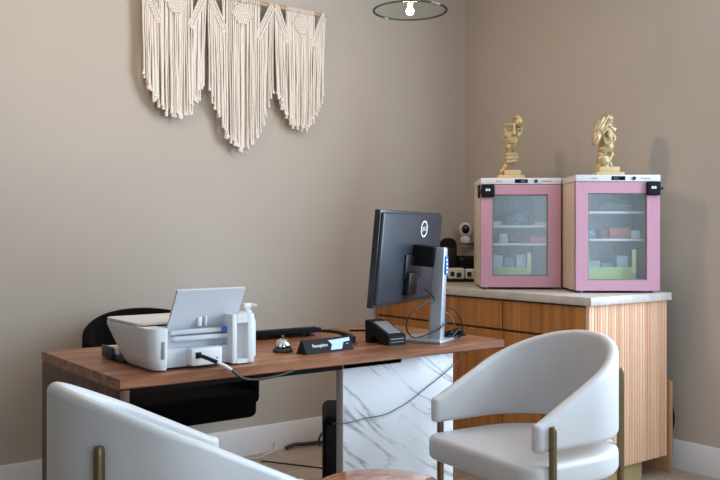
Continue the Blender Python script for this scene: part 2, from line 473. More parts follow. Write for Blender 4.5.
# ------------------------------------------------------------------ sideboard with worktop
SX0, SX1, SY0, SY1 = 3.114, 3.712, 2.445, 4.0
t = thing('sideboard', 'oak sideboard with a slatted end panel standing against the right wall', 'cabinet', (SX0, SY0, 0))
w = SX1-SX0; l = SY1-SY0
b = BM(); box(b, .021, w, .022, l, .10, .862); obj('carcass', b, m_oakdark, t)
b = BM()
n = 30
box(b, 0, w, .008, .022, .098, .862)
for k in range(n):
    x0 = k*w/n; x1 = (k+1)*w/n
    box(b, x0+.0007, x1-.0007, .004, .012, .098, .862, .0018, 1)
obj('side_panel', b, m_oak, t)
def front(y0, y1, z0, z1):
    b = BM(); m = max(1, round((y1-y0)/.066)); d = (y1-y0)/m
    box(b, .008, .0205, y0, y1, z0, z1)
    for k in range(m): box(b, 0, .012, y0+k*d+.0004, y0+(k+1)*d-.0004, z0, z1, .0012, 1)
    return b
cw = (l-.024)/3
for k in range(3):
    y0 = .024+k*cw
    obj('drawer', front(y0+.003, y0+cw-.003, .712, .852), m_oakdoor, t)
    for q in range(2):
        obj('door', front(y0+q*cw/2+.002, y0+(q+1)*cw/2-.002, .104, .700), m_oakdoor, t)
b = BM(); box(b, .10, .43, .03, l-.02, 0, .10); obj('plinth', b, m_plinth, t)
b = BM(); box(b, w-.022, w, .30, .34, 0, .10); obj('leg', b, m_oakdark, t)

tag(obj('worktop', box(BM(), 3.098, 3.718, 2.425, 4.005, .862, .90, .003), m_stone), 'pale speckled stone worktop lying on the oak sideboard', 'worktop')

# wooden tray standing on its side in the gap by the wall
t = thing('serving_tray', 'wooden tray with a black handle stored upright between sideboard and wall', 'tray', (3.768, 2.46, 0))
b = BM(); box(b, -.014, .014, 0, .42, 0, .455, .004); obj('board', b, m_tray, t)
b = BM()
tube(b, [(.012, .014, .20), (.022, .014, .205), (.034, .014, .24), (.036, .014, .262), (.034, .014, .285), (.022, .014, .318), (.012, .014, .324)], .008, 10)
obj('handle', b, m_blackmatte, t)

# ------------------------------------------------------------------ mini fridges
def make_fridge(name, label, loc, rotz, Wd, Dp, Ht, glass, shelves, latch_right, group):
    t = thing(name, label, 'fridge', loc, rotz, group)
    h = Wd/2; zb = .012; zt = Ht-.034; df = .042
    b = BM(); th = .024
    box(b, -h, -h+th, df, Dp, zb, zt, .003); box(b, h-th, h, df, Dp, zb, zt, .003)
    box(b, -h+th, h-th, Dp-th, Dp, zb, zt); box(b, -h+th, h-th, df, Dp-th, zb, zb+.04); box(b, -h+th, h-th, df, Dp-th, zt-.02, zt)
    obj('cabinet', b, m_cream, t)
    b = BM()   # ribbed liner at the back
    ny = Dp-th-.012; m = 22; wi = Wd-2*th-.006
    box(b, -wi/2, wi/2, ny+.004, ny+.010, zb+.045, zt-.024)
    for k in range(m):
        x = -wi/2 + (k+.5)*wi/m; box(b, x-.005, x+.005, ny-.003, ny+.006, zb+.045, zt-.024, .002, 1)
    obj('liner', b, m_liner, t)
    gx0, gx1, gz0, gz1 = glass
    d = BM()
    box(d, -h, gx0, 0, df-.003, zb, zt-.001, 0); box(d, gx1, h, 0, df-.003, zb, zt-.001, 0)
    box(d, gx0, gx1, 0, df-.003, zb, gz0); box(d, gx0, gx1, 0, df-.003, gz1, zt-.001)
    bmesh.ops.remove_doubles(d, verts=d.verts[:], dist=1e-5)
    door = obj('door', d, m_pink, t, 20)
    b = BM(); box(b, gx0, gx1, .010, .014, gz0, gz1); obj('glass_pane', b, m_fglass, door)
    b = BM(); e = .005
    for a in ((gx0, gx0+e, gz0, gz1), (gx1-e, gx1, gz0, gz1), (gx0, gx1, gz0, gz0+e), (gx0, gx1, gz1-e, gz1)):
        box(b, a[0], a[1], .006, .018, a[2], a[3])
    obj('gasket', b, m_grey, door)
    b = BM(); box(b, -h-.002, h+.002, -.004, Dp, zt+.001, Ht, .004, 2); top = obj('top_panel', b, m_fwhite, t)
    zc = (zt+Ht)/2
    b = BM(); box(b, -.032, .034, -.006, -.003, zc-.009, zc+.010, .001); obj('display', b, m_blackgloss, top)
    b = BM(); cyl(b, (.076, -.003, zc), (.076, -.009, zc), .0085); obj('dial', b, m_black, top)
    for q0_, q1_ in ((-.13, -.10), (.105, .155)): obj('printed_mark', box(BM(), q0_, q1_, -.0052, -.0038, zc-.002, zc+.0015), m_grey, top)
    for z in shelves:
        b = BM(); box(b, -wi/2, wi/2, df+.012, df+.020, z, z+.012, .002)
        for k in range(16):
            x = -wi/2+.01+k*(wi-.02)/15; cyl(b, (x, df+.018, z+.006), (x, ny-.006, z+.006), .002, n=6)
        box(b, -wi/2, wi/2, ny-.012, ny-.005, z, z+.012)
        obj('shelf', b, m_white, t)
    for sx in (-h+.03, h-.03):
        for sy in (.03, Dp-.04): obj('foot', cyl(BM(), (sx, sy, 0), (sx, sy, zb+.004), .013), m_grey, t)
    s = 1 if latch_right else -1
    b = BM(); xc = s*(h-.034); zl = zt-.032
    box(b, xc-.034, xc+.034, -.017, .0, zl-.034, zl+.034, .012, 4); lt = obj('lock', b, m_blackmatte, t)
    b = BM(); box(b, s*(h)-.002 if s > 0 else -h-.012, h+.012 if s > 0 else -h+.002, .045, .075, zl-.034, zl+.034, .005, 3)
    box(b, s*h-.014 if s < 0 else h-.001, -h+.001 if s < 0 else h+.014, -.010, .055, zl-.006, zl+.006, .002); obj('strap', b, m_black, lt)
    for q0_ in (-.012, .001): obj('printed_mark', box(BM(), xc+q0_, xc+q0_+.010, -.0185, -.0165, zl-.002, zl+.010), m_whiteprint, lt)
    return t

RZ = -R(36.78)
def cam2(x, z): return (.801*x+.5987*z, -.5987*x+.801*z)
f1c = cam2(.826, 4.372); f2c = cam2(1.2415, 4.10)
F1 = (f1c[0], f1c[1], .90); F2 = (f2c[0], f2c[1], .90)
r1 = RZ-R(2.5); r2 = RZ
g1 = (-.146, .138, .070, .488); g2 = (-.144, .140, .062, .482)
fr1 = make_fridge('mini_fridge', 'pink-framed glass-door mini fridge nearer the room corner, black lock at its left edge', F1, r1, .407, .395, .573, g1, (.318, .225), False, 'pink mini fridges on the worktop')
fr2 = make_fridge('mini_fridge', 'pink-framed glass-door mini fridge nearer the worktop end, black lock at its right edge', F2, r2, .404, .375, .570, g2, (.384, .250), True, 'pink mini fridges on the worktop')

def at(F, r, x, y, z=0):
    return (F[0]+x*math.cos(r)-y*math.sin(r), F[1]+x*math.sin(r)+y*math.cos(r), F[2]+z)

def lump(name, label, F, r, x, y, z, sx, sy, sz, m, cat='bag', seed=1, group=None):
    """crumpled soft bag"""
    rnd = random.Random(seed); b = BM()
    bmesh.ops.create_icosphere(b, subdivisions=4, radius=1)
    ph = [rnd.uniform(0, 6.28) for _ in range(6)]
    for v in b.verts:
        p = v.co.copy()
        k = 1 + .10*math.sin(4*p.x+ph[0])*math.cos(5*p.y+ph[1]) + .07*math.sin(9*p.z+ph[2]+3*p.x) + .04*math.sin(14*p.x+ph[3]+8*p.z)
        q = Vector((p.x*k*sx, p.y*k*sy, p.z*k*sz))
        if q.z < -.8*sz: q.z = -.8*sz
        v.co = q + Vector((0, 0, .8*sz))
    o = obj(name, b, m, None, 60, at(F, r, x, y, z)); o.rotation_euler = (0, 0, r)
    return tag(o, label, cat, group)

def packet(name, label, F, r, x, y, z, sx, sy, sz, m, cat='box', rz=0.0, group=None):
    b = BM(); box(b, -sx/2, sx/2, -sy/2, sy/2, 0, sz, min(.004, sz*.2))
    o = obj(name, b, m, None, 35, at(F, r, x, y, z)); o.rotation_euler = (0, 0, r+rz)
    return tag(o, label, cat, group)

# contents, corner fridge
S1, S2 = .318+.0125, .225+.0125
lump('plastic_bag', 'blue crumpled bag on the top shelf of the fridge nearer the corner', F1, r1, .0, .17, S1, .064, .06, .045, m_bluebag, seed=3)
packet('food_box', 'flat white box at the left of the blue bag in the corner fridge', F1, r1, -.128, .15, S1, .075, .12, .022, m_palebox)
packet('food_box', 'flat white box at the right of the blue bag in the corner fridge', F1, r1, .128, .15, S1, .075, .12, .018, m_palebox)
for k, (x, h_, m_, la) in enumerate(((-.125, .042, m_brown, 'brown packet leftmost on the middle shelf of the corner fridge'),
                                (-.075, .05, m_palebox, 'pale packet second from left on the middle shelf of the corner fridge'),
                                (-.022, .046, m_brown, 'brown packet in the centre of the middle shelf of the corner fridge'),
                                (.032, .038, m_brown, 'brown packet just left of the red one in the corner fridge'))):
    packet('snack_packet', la, F1, r1, x, .14+.01*(k % 2), S2, .046, .09, h_, m_, 'packet', .1*(k-1.5)*.6, 'packets on the middle shelf')
packet('snack_packet', 'dusty red packet rightmost on the middle shelf of the corner fridge', F1, r1, .108, .13, S2, .085, .09, .034, m_red, 'packet', -.06, 'packets on the middle shelf')
def carton(name, label, F, r, x, y, z, sx, sy, sz, post):
    t = thing(name, label, 'carton', at(F, r, x, y, z), r)
    b = BM(); e = .004
    box(b, -sx/2, sx/2, -sy/2, -sy/2+e, 0, sz); box(b, -sx/2, sx/2, sy/2-e, sy/2, 0, sz)
    box(b, -sx/2, -sx/2+e, -sy/2, sy/2, 0, sz); box(b, sx/2-e, sx/2, -sy/2, sy/2, 0, sz); box(b, -sx/2, sx/2, -sy/2, sy/2, 0, e)
    obj('tray', b, m_green, t)
    for s, pm in post:
        b = BM(); x0 = s*(sx/2-.010); box(b, x0-.010, x0+.010, -sy/2-.0015, -sy/2+.003, sz*.6, sz*2.25, .001); obj('corner_post', b, pm, t)
    return t
carton('display_carton', 'lime green open carton at the bottom of the fridge nearer the corner', F1, r1, -.04, .17, .0525, .205, .20, .060, ((1, m_yellow),))
for k, (x, m_, la) in enumerate(((-.105, m_palebox, 'pale blue box leftmost in the lime carton of the corner fridge'),
                                (-.045, m_bluebag, 'dark blue box in the middle of the lime carton in the corner fridge'),
                                (.018, m_palebox, 'pale blue box rightmost in the lime carton of the corner fridge'))):
    packet('drink_box', la, F1, r1, x, .15, .0575, .054, .08, .118 if k != 1 else .105, m_, 'box', 0, 'boxes in the lime carton')
# contents, end fridge
S1, S2 = .384+.0125, .250+.0125
lump('plastic_bag', 'pale blue crumpled bag on the top shelf of the fridge at the worktop end', F2, r2, .03, .17, S1, .095, .06, .034, m_bluebag2, seed=5)
lump('plastic_bag', 'dark blue small bag left on the middle shelf of the end fridge', F2, r2, -.115, .14, S2, .042, .05, .026, m_bluebag, seed=8)
packet('snack_packet', 'dusty red packet on the middle shelf of the end fridge', F2, r2, .035, .13, S2, .105, .09, .052, m_red, 'packet', .05)
packet('snack_packet', 'pale box beside the red packet on the middle shelf of the end fridge', F2, r2, .115, .13, S2, .045, .09, .040, m_palebox, 'packet', -.04)
packet('snack_packet', 'narrow brown packet left of the red packet in the end fridge', F2, r2, -.045, .13, S2, .038, .08, .046, m_brown, 'packet', .1)
carton('display_carton', 'lime green open carton at the bottom of the end fridge', F2, r2, -.015, .17, .0525, .25, .20, .070, ((-1, m_palebox), (1, m_yellow)))
for k, (x, m_, la, h_) in enumerate(((-.085, m_bluebag2, 'blue box left in the lime carton of the end fridge', .095),
                                (-.02, m_bluebag, 'dark blue box in the middle of the lime carton in the end fridge', .085),
                                (.055, m_palebox, 'pale blue box right in the lime carton of the end fridge', .12))):
    packet('drink_box', la, F2, r2, x, .15, .0575, .058, .08, h_, m_, 'box', 0, 'boxes in the lime carton')

# ------------------------------------------------------------------ gold face sculptures
def statue(name, label, F, r, x, y, z, parts, cx, zbase, unit, base, voxel=.0025):
    t = thing(name, label, 'sculpture', at(F, r, x, y, z), r)
    X = lambda p: (p-cx)*unit
    Z = lambda p: (zbase-p)*unit
    b = BM()
    for q in parts:
        if q[0] == 'e':
            _, px, py, dy, rx, rz, ry, tilt = q
            ell(b, (X(px), dy*unit, Z(py)), (rx*unit, ry*unit, rz*unit), Matrix.Rotation(R(tilt), 3, 'Y'))
        else:
            _, x0, y0, d0, x1, y1, d1, ra, rb = q
            capsule(b, (X(x0), d0*unit, Z(y0)), (X(x1), d1*unit, Z(y1)), ra*unit, rb*unit)
    o = obj('figure', b, m_gold, t, 80)
    md = o.modifiers.new('Remesh', 'REMESH'); md.mode = 'VOXEL'; md.voxel_size = voxel; md.use_smooth_shade = True
    sm = o.modifiers.new('Smooth', 'SMOOTH'); sm.factor = .4; sm.iterations = 1
    b = BM()
    for (x0, x1, z0, z1, dp) in base: box(b, X(x0), X(x1), -dp*unit, dp*unit, Z(z0), Z(z1), .002)
    obj('base', b, m_goldbase, t)
    return t
u1 = 1/6.857/176
p1 = [('c', 50, 402, 0, 82, 352, 0, 15, 20), ('e', 108, 318, 0, 46, 40, 34, 10), ('c', 78, 296, -26, 140, 290, -30, 12, 11), ('c', 78, 318, -28, 146, 312, -32, 12, 11),
      ('c', 82, 340, -26, 134, 334, -28, 11, 10), ('c', 92, 282, -22, 122, 218, -52, 12, 9),
      ('e', 112, 190, 0, 56, 78, 40, 8), ('e', 104, 246, -6, 40, 30, 34, 0), ('c', 122, 108, -40, 120, 165, -54, 8, 12), ('e', 120, 170, -48, 18, 9, 12, 0),
      ('c', 98, 204, -40, 142, 202, -40, 7, 7), ('c', 100, 217, -38, 138, 216, -38, 7, 7), ('e', 82, 170, -22, 22, 26, 18, 0), ('e', 150, 170, -22, 20, 26, 18, 0),
      ('c', 64, 104, -26, 142, 100, -44, 7, 9), ('e', 156, 84, 0, 32, 40, 36, 0), ('e', 146, 58, -6, 28, 22, 28, 0), ('c', 176, 100, 0, 160, 210, 0, 14, 12),
      ('c', 74, 125, 0, 62, 200, 0, 10, 12), ('e', 92, 138, -30, 12, 8, 10, 0), ('e', 150, 134, -28, 12, 8, 10, 0), ('c', 40, 395, 0, 46, 425, 0, 9, 12), ('c', 60, 380, 6, 66, 420, 6, 10, 14)]
statue('face_sculpture', 'gold sculpture of a face with a finger on its lips, on the corner fridge', F1, r1, -.036, .13, .573,
       p1, 105, 450, u1, ((20, 185, 450, 425, 60), (62, 165, 426, 392, 45)))
u2 = 1/6.4/190
p2 = [('e', 150, 175, 6, 52, 108, 48, 4), ('e', 158, 250, -6, 42, 40, 40, 0), ('e', 140, 268, -2, 44, 26, 38, 0), ('c', 150, 150, -44, 152, 196, -58, 9, 13), ('c', 130, 222, -42, 172, 216, -42, 8, 8), ('c', 134, 236, -40, 168, 232, -40, 8, 7),
      ('e', 184, 160, -30, 16, 9, 10, 0), ('c', 164, 140, -42, 200, 148, -28, 8, 7), ('e', 188, 200, -18, 18, 30, 18, 0), ('e', 126, 205, -34, 14, 22, 14, 0),
      ('e', 88, 178, -40, 28, 46, 18, 14), ('c', 72, 228, -34, 84, 200, -40, 22, 24), ('c', 72, 160, -44, 92, 104, -52, 11, 8), ('c', 84, 152, -50, 116, 82, -56, 11, 8),
      ('c', 96, 152, -52, 146, 72, -54, 11, 8), ('c', 106, 160, -52, 172, 96, -54, 11, 8), ('c', 112, 178, -50, 138, 146, -58, 11, 9),
      ('e', 158, 80, 4, 40, 30, 38, 0), ('c', 110, 300, -8, 150, 352, -14, 14, 12), ('c', 182, 296, -8, 152, 352, -14, 14, 12), ('e', 132, 330, 0, 42, 40, 32, 0), ('c', 104, 375, 0, 120, 345, 0, 12, 16), ('c', 182, 374, 0, 168, 345, 0, 11, 15), ('c', 142, 350, 0, 144, 380, 0, 20, 26)]
statue('face_sculpture', 'gold sculpture of a face covered by a spread hand, on the end fridge', F2, r2, -.012, .13, .570,
       p2, 158, 432, u2, ((75, 242, 432, 408, 62), (97, 217, 409, 376, 48)))

# ------------------------------------------------------------------ things at the back of the worktop
t = thing('security_camera', 'small white security camera with a black lens mounted near the room corner', 'camera', (3.79, 3.95, 1.128))
b = BM(); lathe(b, [(.030, .0), (.034, .006), (.034, .03), (.024, .045), (.012, .05)], 28); obj('base', b, m_white, t)
b = BM(); ell(b, (0, 0, .085), (.042, .042, .048), u=24, v=16); head = obj('head', b, m_white, t)
b = BM(); d = Vector((-.62, -.78, .02)).normalized()
M = d.to_track_quat('Z', 'Y').to_matrix()
ell(b, Vector((0, 0, .088)) + d*.030, (.026, .030, .018), M, 20, 12); obj('lens', b, m_blackgloss, head)
b = BM(); box(b, -.02, .08, -.02, .02, -.010, .001, .003); obj('bracket', b, m_darkgrey, t)

t = thing('desktop_speaker', 'black round-topped speaker on the worktop behind the monitor stand', 'speaker', (3.585, 3.89, .90), RZ)
b = BM(); o_ = [(-.05, 0), (.05, 0), (.05, .22), (.042, .243), (.025, .258), (0, .262), (-.025, .258), (-.042, .243), (-.05, .22)]
prism(b, o_, 'y', -.05, .05); bevel_all(b, .004, 2, 60); o = obj('body', b, m_blackmatte, t)
b = BM(); box(b, -.04, .04, -.053, -.05, .02, .2, .001); obj('grille', b, m_black, t)

t = thing('box_device', 'black upright device in the corner beneath the white security camera', 'device', (3.69, 3.845, .90), RZ)
b = BM(); box(b, -.05, .05, -.03, .03, 0, .152, .005); obj('body', b, m_blackmatte, t)
b = BM(); box(b, -.042, .042, -.032, -.03, .05, .14, .001); obj('front_panel', b, m_blackgloss, t)

t = thing('power_hub', 'white box with dark sockets on a black base at the back of the worktop', 'device', (3.555, 3.735, .90), RZ)
b = BM(); box(b, -.105, .115, -.05, .05, 0, .016, .005); obj('base', b, m_blackmatte, t)
hb = obj('housing', box(BM(), -.085, .012, -.042, .042, .0165, .082, .008, 3), m_white, t); obj('housing', box(BM(), .018, .105, -.038, .038, .0165, .076, .008, 3), m_white, t)
for x, z, q in ((-.060, .048, .012), (-.022, .042, .014), (.040, .046, .013), (.078, .048, .011)):
    b = BM(); box(b, x-q, x+q, -.0455, -.037, z-.014, z+.014, .002); obj('socket', b, m_black, hb)

# ------------------------------------------------------------------ monitor
YAW = R(26.5)
mon = t = thing('monitor', 'large black monitor on a silver stand, seen from behind at the desk end', 'monitor', (2.2268, 2.6617, .744+.006), YAW)
# local: x along the panel, -y towards its back (viewer)
TILT = Matrix.Translation((0, 0, .340)) @ Matrix.Rotation(R(5.5), 4, 'X')
def tl(bm):
    bmesh.ops.transform(bm, matrix=TILT, verts=bm.verts[:]); return bm
pw, phh = .308, .187
b = BM(); box(b, -pw, pw, -.012, .014, -phh, phh, .004, 2); box(b, -pw+.006, pw-.006, -.024, -.006, -phh+.012, phh-.008, .011, 4)
panel = obj('panel', tl(b), m_monback, t)
b = BM(); box(b, -pw+.008, pw-.008, .0135, .0155, -phh+.02, phh-.008); obj('screen', tl(b), m_blackgloss, panel)
b = BM(); box(b, -.075, .095, -.034, -.022, -.085, .015, .008, 2); box(b, -.065, .02, -.050, -.022, -.15, -.055, .006, 2); obj('port_cover', tl(b), m_black, panel)
lgx, lgz = .100, .118
b = BM()
def ringpts(a_, c_): return [(lgx+a_*math.cos(2*PI*k/36), lgz+c_*math.sin(2*PI*k/36)) for k in range(36)]
o1, o2 = ringpts(.0345, .0345), ringpts(.0285, .0285)
for k in range(36):
    k2 = (k+1) % 36
    vs = [b.verts.new((p[0], -.0252, p[1])) for p in (o1[k], o1[k2], o2[k2], o2[k])]; b.faces.new(vs)
bmesh.ops.remove_doubles(b, verts=b.verts[:], dist=1e-6)
ex = bmesh.ops.extrude_face_region(b, geom=b.faces[:])
bmesh.ops.translate(b, verts=[v for v in ex['geom'] if isinstance(v, bmesh.types.BMVert)], vec=(0, .0012, 0))
obj('logo_ring', tl(b), m_whiteprint, panel)
text_obj('logo_lettering', 'DELL', .024, m_whiteprint, panel, TILT @ Matrix.Translation((lgx, -.0252, lgz)) @ Matrix.Rotation(R(90), 4, 'X') @ Matrix.Rotation(R(8), 4, 'Z'))
b = BM(); box(b, .0, .075, -.118, -.022, -.03, .055, .008, 3); obj('bracket', tl(b), m_blackmatte, t)
b = BM()   # leaning flat column
col0, col1 = Vector((.026, -.118, .012)), Vector((.032, -.135, .380))
def cs(c, wx, wy):
    lp = []
    for sx, sy in ((1, 1), (-1, 1), (-1, -1), (1, -1)):
        for q in range(4):
            a = {(1, 1): 0, (-1, 1): PI/2, (-1, -1): PI, (1, -1): 1.5*PI}[(sx, sy)] + q*PI/6
            lp.append(c + Vector((sx*(wx-.006)+.006*math.cos(a), sy*(wy-.006)+.006*math.sin(a), 0)))
    return lp
loft(b, [cs(col0, .022, .027), cs(col0.lerp(col1, .5), .021, .026), cs(col0.lerp(col1, .98), .020, .025), cs(col1, .017, .021)])
colo = obj('stand_column', b, m_silver, t, 40)
b = BM(); box(b, .018, .044, -.1625, -.155, .272, .345); obj('sticker', b, m_blue, colo)['label'] = 'blue sticker on the stand column'
b = BM()
for z in (.278, .294, .310, .326): box(b, .024, .038, -.1632, -.160, z, z+.007)
obj('sticker_print', b, m_whiteprint, colo)
b = BM(); box(b, -.048, .150, -.165, .03, 0, .013, .004, 2); obj('stand_base', b, m_silver, t)

# ------------------------------------------------------------------ printer (its back faces the room)
PX, PY = 1.058, 2.505
prn = t = thing('printer', 'white printer with its paper tray raised, back turned to the room, on the desk', 'printer', (PX, PY, .75))
def rrect(x0, x1, y0, y1, rs, n=6):
    pts = []
    for (cx, cy, a0, r_) in ((x1-rs[0], y0+rs[0], -PI/2, rs[0]), (x1-rs[1], y1-rs[1], 0, rs[1]), (x0+rs[2], y1-rs[2], PI/2, rs[2]), (x0+rs[3], y0+rs[3], PI, rs[3])):
        for k in range(n+1):
            a = a0 + PI/2*k/n; pts.append((cx+r_*math.cos(a), cy+r_*math.sin(a)))
    return pts
def body(x0, x1, y0, y1, rs, prof):
    """loft of rounded rectangles: prof = (z, inset)"""
    loops = []
    for z, d, yy in prof: loops.append([(p[0], p[1], z) for p in rrect(x0+d, x1-d*.15, y0+d*.25, y1-yy, rs)])
    return loft(BM(), loops)
pr = [(.004, .020, .165), (.012, .012, .155), (.04, .006, .12), (.09, .002, .055), (.125, 0, .01), (.136, .002, .006)]
obj('housing', body(0, .062, 0, .40, (.006, .006, .03, .035), pr), m_white, t, 40)
b = BM(); box(b, .055, .31, .092, .16, .006, .134, .004); box(b, .055, .31, .15, .30, .10, .134, .002); box(b, .055, .31, .060, .10, .006, .110, .004); box(b, .06, .31, .030, .065, .006, .066, .004); obj('rear_panel', b, m_white2, t)
b = BM(); box(b, -.0005, .0005, 0, 0, 0, 0) if False else None
box(b, .040, .050, -.0015, .004, .040, .095, .001); obj('vent', b, m_grey, t)
b = BM(); prism(b, rrect(.004, .30, .10, .396, (.01, .01, .03, .03)), 'z', .138, .146); bevel_all(b, .003, 2, 40); obj('scanner_lid', b, m_white, t)
b = BM(); prism(b, rrect(.008, .30, .095, .39, (.01, .01, .03, .03)), 'z', .134, .139); obj('lid_gap', b, m_blackmatte, t)
# raised paper tray
b = BM()
q0 = [(.090, .080, .108), (.334, .080, .108), (.345, .012, .252), (.100, .012, .252)]
nrm = Vector((0, .151, .073)).normalized()
vsA = [Vector(p) for p in q0]
loft(b, [[v for v in vsA], [v + nrm*.010 for v in vsA]]); bevel_all(b, .003, 2); tr = obj('paper_tray', b, m_white2, t)
obj('paper_guide', box(BM(), .19, .205, .052, .070, .13, .160, .003), m_white, tr); obj('paper_guide', box(BM(), .215, .222, .050, .070, .13, .163, .002), m_white, tr)
obj('paper_slot', box(BM(), .09, .325, .038, .0605, .108, .124, .005), m_white2, t); obj('paper_slot', box(BM(), .095, .318, .030, .0605, .088, .104, .005), m_white2, t)
b = BM(); box(b, .268, .303, .0355, .0385, .107, .125); obj('sticker', b, m_blue, t)['label'] = 'blue tape piece on the paper slot'
# power module
b = BM(); box(b, .138, .248, -.008, .04, .010, .066, .006, 3); pm = obj('power_module', b, m_white, t)
b = BM(); box(b, .152, .172, -.0095, -.007, .034, .054); obj('socket', b, m_blackmatte, pm)
b = BM(); cyl(b, (.228, -.007, .032), (.228, -.0095, .032), .003, n=12); obj('screw', b, m_grey, pm)
# right end block with recess
b = BM()
box(b, .288, .306, .0, .20, .004, .168, .004); box(b, .346, .371, .0, .20, .004, .168, .004)
box(b, .306, .346, .03, .20, .004, .160); box(b, .306, .346, 0, .03, .138, .168); box(b, .306, .346, 0, .03, .004, .018)
obj('end_block', b, m_white, t)
b = BM(); box(b, .311, .318, .027, .0305, .11, .125, .001); obj('button', b, m_grey, t)
# output tray at the far side
b = BM(); box(b, .012, .30, .24, .43, .004, .022, .003); box(b, .004, .012, .33, .43, .004, .046, .002); obj('output_tray', b, m_black, t)
b = BM(); box(b, .016, .26, .30, .424, .0225, .042, .001); tag_p = obj('paper_stack', b, m_whiteprint, t)

t = thing('pump_bottle', 'white pump dispenser bottle at the right end of the printer', 'bottle', (1.477, 2.645, .75))
b = BM(); lathe(b, [(.028, 0), (.032, .004), (.033, .012), (.033, .125), (.028, .138), (.015, .143), (.015, .150)], 28); obj('body', b, m_white2, t)
b = BM(); lathe(b, [(.019, .1445), (.019, .162), (.016, .166), (.0125, .168), (.0125, .174)], 20); box(b, -.017, .017, -.015, .015, .173, .190, .004)
tube(b, [(.008, -.006, .183), (.018, -.0135, .183), (.029, -.0215, .180)], .006, 8); obj('pump', b, m_white, t)

# ------------------------------------------------------------------ small things on the desk
t = thing('service_bell', 'chrome counter bell on a black base beside the black name plate', 'bell', (1.648, 2.678, .75))
b = BM(); lathe(b, [(.036, 0), (.038, .003), (.037, .010), (.030, .017), (.012, .019)], 36); obj('base', b, m_black, t)
b = BM(); lathe(b, [(.027, .0195), (.029, .022), (.0275, .032), (.021, .043), (.011, .048), (.004, .049)], 36); obj('dome', b, m_chrome, t)
b = BM(); lathe(b, [(.003, .049), (.003, .056), (.005, .057), (.005, .060), (.002, .062)], 14); obj('button', b, m_brass, t)

t = thing('name_plate', 'black triangular name plate with white lettering at the front edge of the desk', 'sign', (1.672, 2.555, .75), R(6.5))
b = BM(); prism(b, [(0, 0), (.06, 0), (.034, .049), (.026, .049)], 'x', 0, .230); bevel_all(b, .001, 1); obj('body', b, m_blackmatte, t)
sl = math.atan2(.049, .026)
MF = Matrix.Translation((0, 0, 0)) @ Matrix.Rotation(sl, 4, 'X') @ Matrix.Translation((0, 0, .0006))
b = BM()
for pts in ([(.118, .008), (.172, .008), (.190, .034), (.222, .036), (.226, .050), (.118, .046), (.132, .030)], [(.198, .026), (.214, .028), (.204, .024)]):
    vs = [b.verts.new((p[0], p[1], .0002)) for p in pts]; b.faces.new(vs)
ex = bmesh.ops.extrude_face_region(b, geom=b.faces[:]); bmesh.ops.translate(b, verts=[v for v in ex['geom'] if isinstance(v, bmesh.types.BMVert)], vec=(0, 0, .0004))
bmesh.ops.transform(b, matrix=MF, verts=b.verts[:]); obj('reflection_patch', b, m_reflection, t)  # outline of window reflections, coloured onto the plate face
text_obj('lettering', 'Reception', .018, m_whiteprint, t, MF @ Matrix.Translation((.074, .030, 0)))

t = thing('card_terminal', 'black wedge-shaped card terminal with a grey top panel beside the monitor base', 'card terminal', (2.066, 2.578, .75))
b = BM()
arch = [(.070 + .022*math.cos(a), .004 + .026*math.sin(a)) for a in [PI - PI*k/10 for k in range(11)]]
prof = [(0, .0), (.045, 0)] + [(p[0]+.022, p[1]) for p in arch] + [(.120, 0), (.150, 0), (.152, .082), (.146, .09), (.10, .078), (.01, .042), (0, .036)]
prism(b, prof, 'x', 0, .085); bevel_all(b, .003, 2, 40); obj('body', b, m_blackmatte, t)
b = BM(); M = Matrix.Translation((0, .012, .0435)) @ Matrix.Rotation(math.atan2(.036, .09), 4, 'X'); box(b, .010, .075, .004, .105, .0, .003, .001, 1, M); obj('top_panel', b, m_grey, t)
for z0_, z1_ in ((.022, .027), (.011, .014)): obj('slot', box(BM(), .010, .075, -.0015, .002, z0_, z1_), m_grey, t)

t = thing('stapler', 'black curved stapler lying between the keyboard and the card terminal', 'stapler', (1.985, 2.70, .75), R(93))
b = BM()
up = [(0, .030), (.03, .040), (.08, .046), (.14, .046), (.205, .042)]; lo = [(.205, .032), (.14, .034), (.08, .034), (.045, .026), (.038, .004), (.0, .004)]
prism(b, up+lo, 'y', -.012, .012); bevel_all(b, .003, 2, 30); obj('arm', b, m_black, t)
b = BM(); box(b, -.01, .19, -.013, .013, 0, .006, .002); obj('base', b, m_darkgrey, t)
b = BM(); cyl(b, (.018, -.014, .022), (.018, .014, .022), .005, n=14); obj('pivot', b, m_chrome, t)

t = thing('keyboard', 'black keyboard propped on its feet along the far side of the desk', 'keyboard', (1.605, 3.02, .75))
b = BM(); prism(b, [(0, .018), (.004, .014), (.15, .004), (.152, .012), (.13, .018), (.02, .034), (0, .034)], 'x', 0, .445); bevel_all(b, .002, 2, 30); kb = obj('body', b, m_blackmatte, t)
b = BM(); sl = math.atan2(-.016, .11)
M = Matrix.Translation((0, .02, .034)) @ Matrix.Rotation(sl, 4, 'X')
for r_ in range(5):
    for k in range(19): box(b, .012+k*.0225, .031+k*.0225, .002+r_*.021, .019+r_*.021, 0, .006, .0015, 1, M)
obj('keys', b, m_darkgrey, t)
for x in (.03, .385): obj('foot', box(BM(), x, x+.03, .004, .02, 0, .018, .002), m_black, t)

t = thing('pen', 'dark pen lying on the far edge of the desk', 'pen', (2.28, 3.03, .7555), R(-36))
b = BM(); cyl(b, (-.06, 0, 0), (.055, 0, 0), .005, n=14); cyl(b, (.055, 0, 0), (.07, 0, 0), .005, .001, n=14); obj('barrel', b, m_blackmatte, t)
b = BM(); cyl(b, (-.06, 0, .0052), (-.02, 0, .0052), .0012, n=8); obj('clip', b, m_chrome, t)

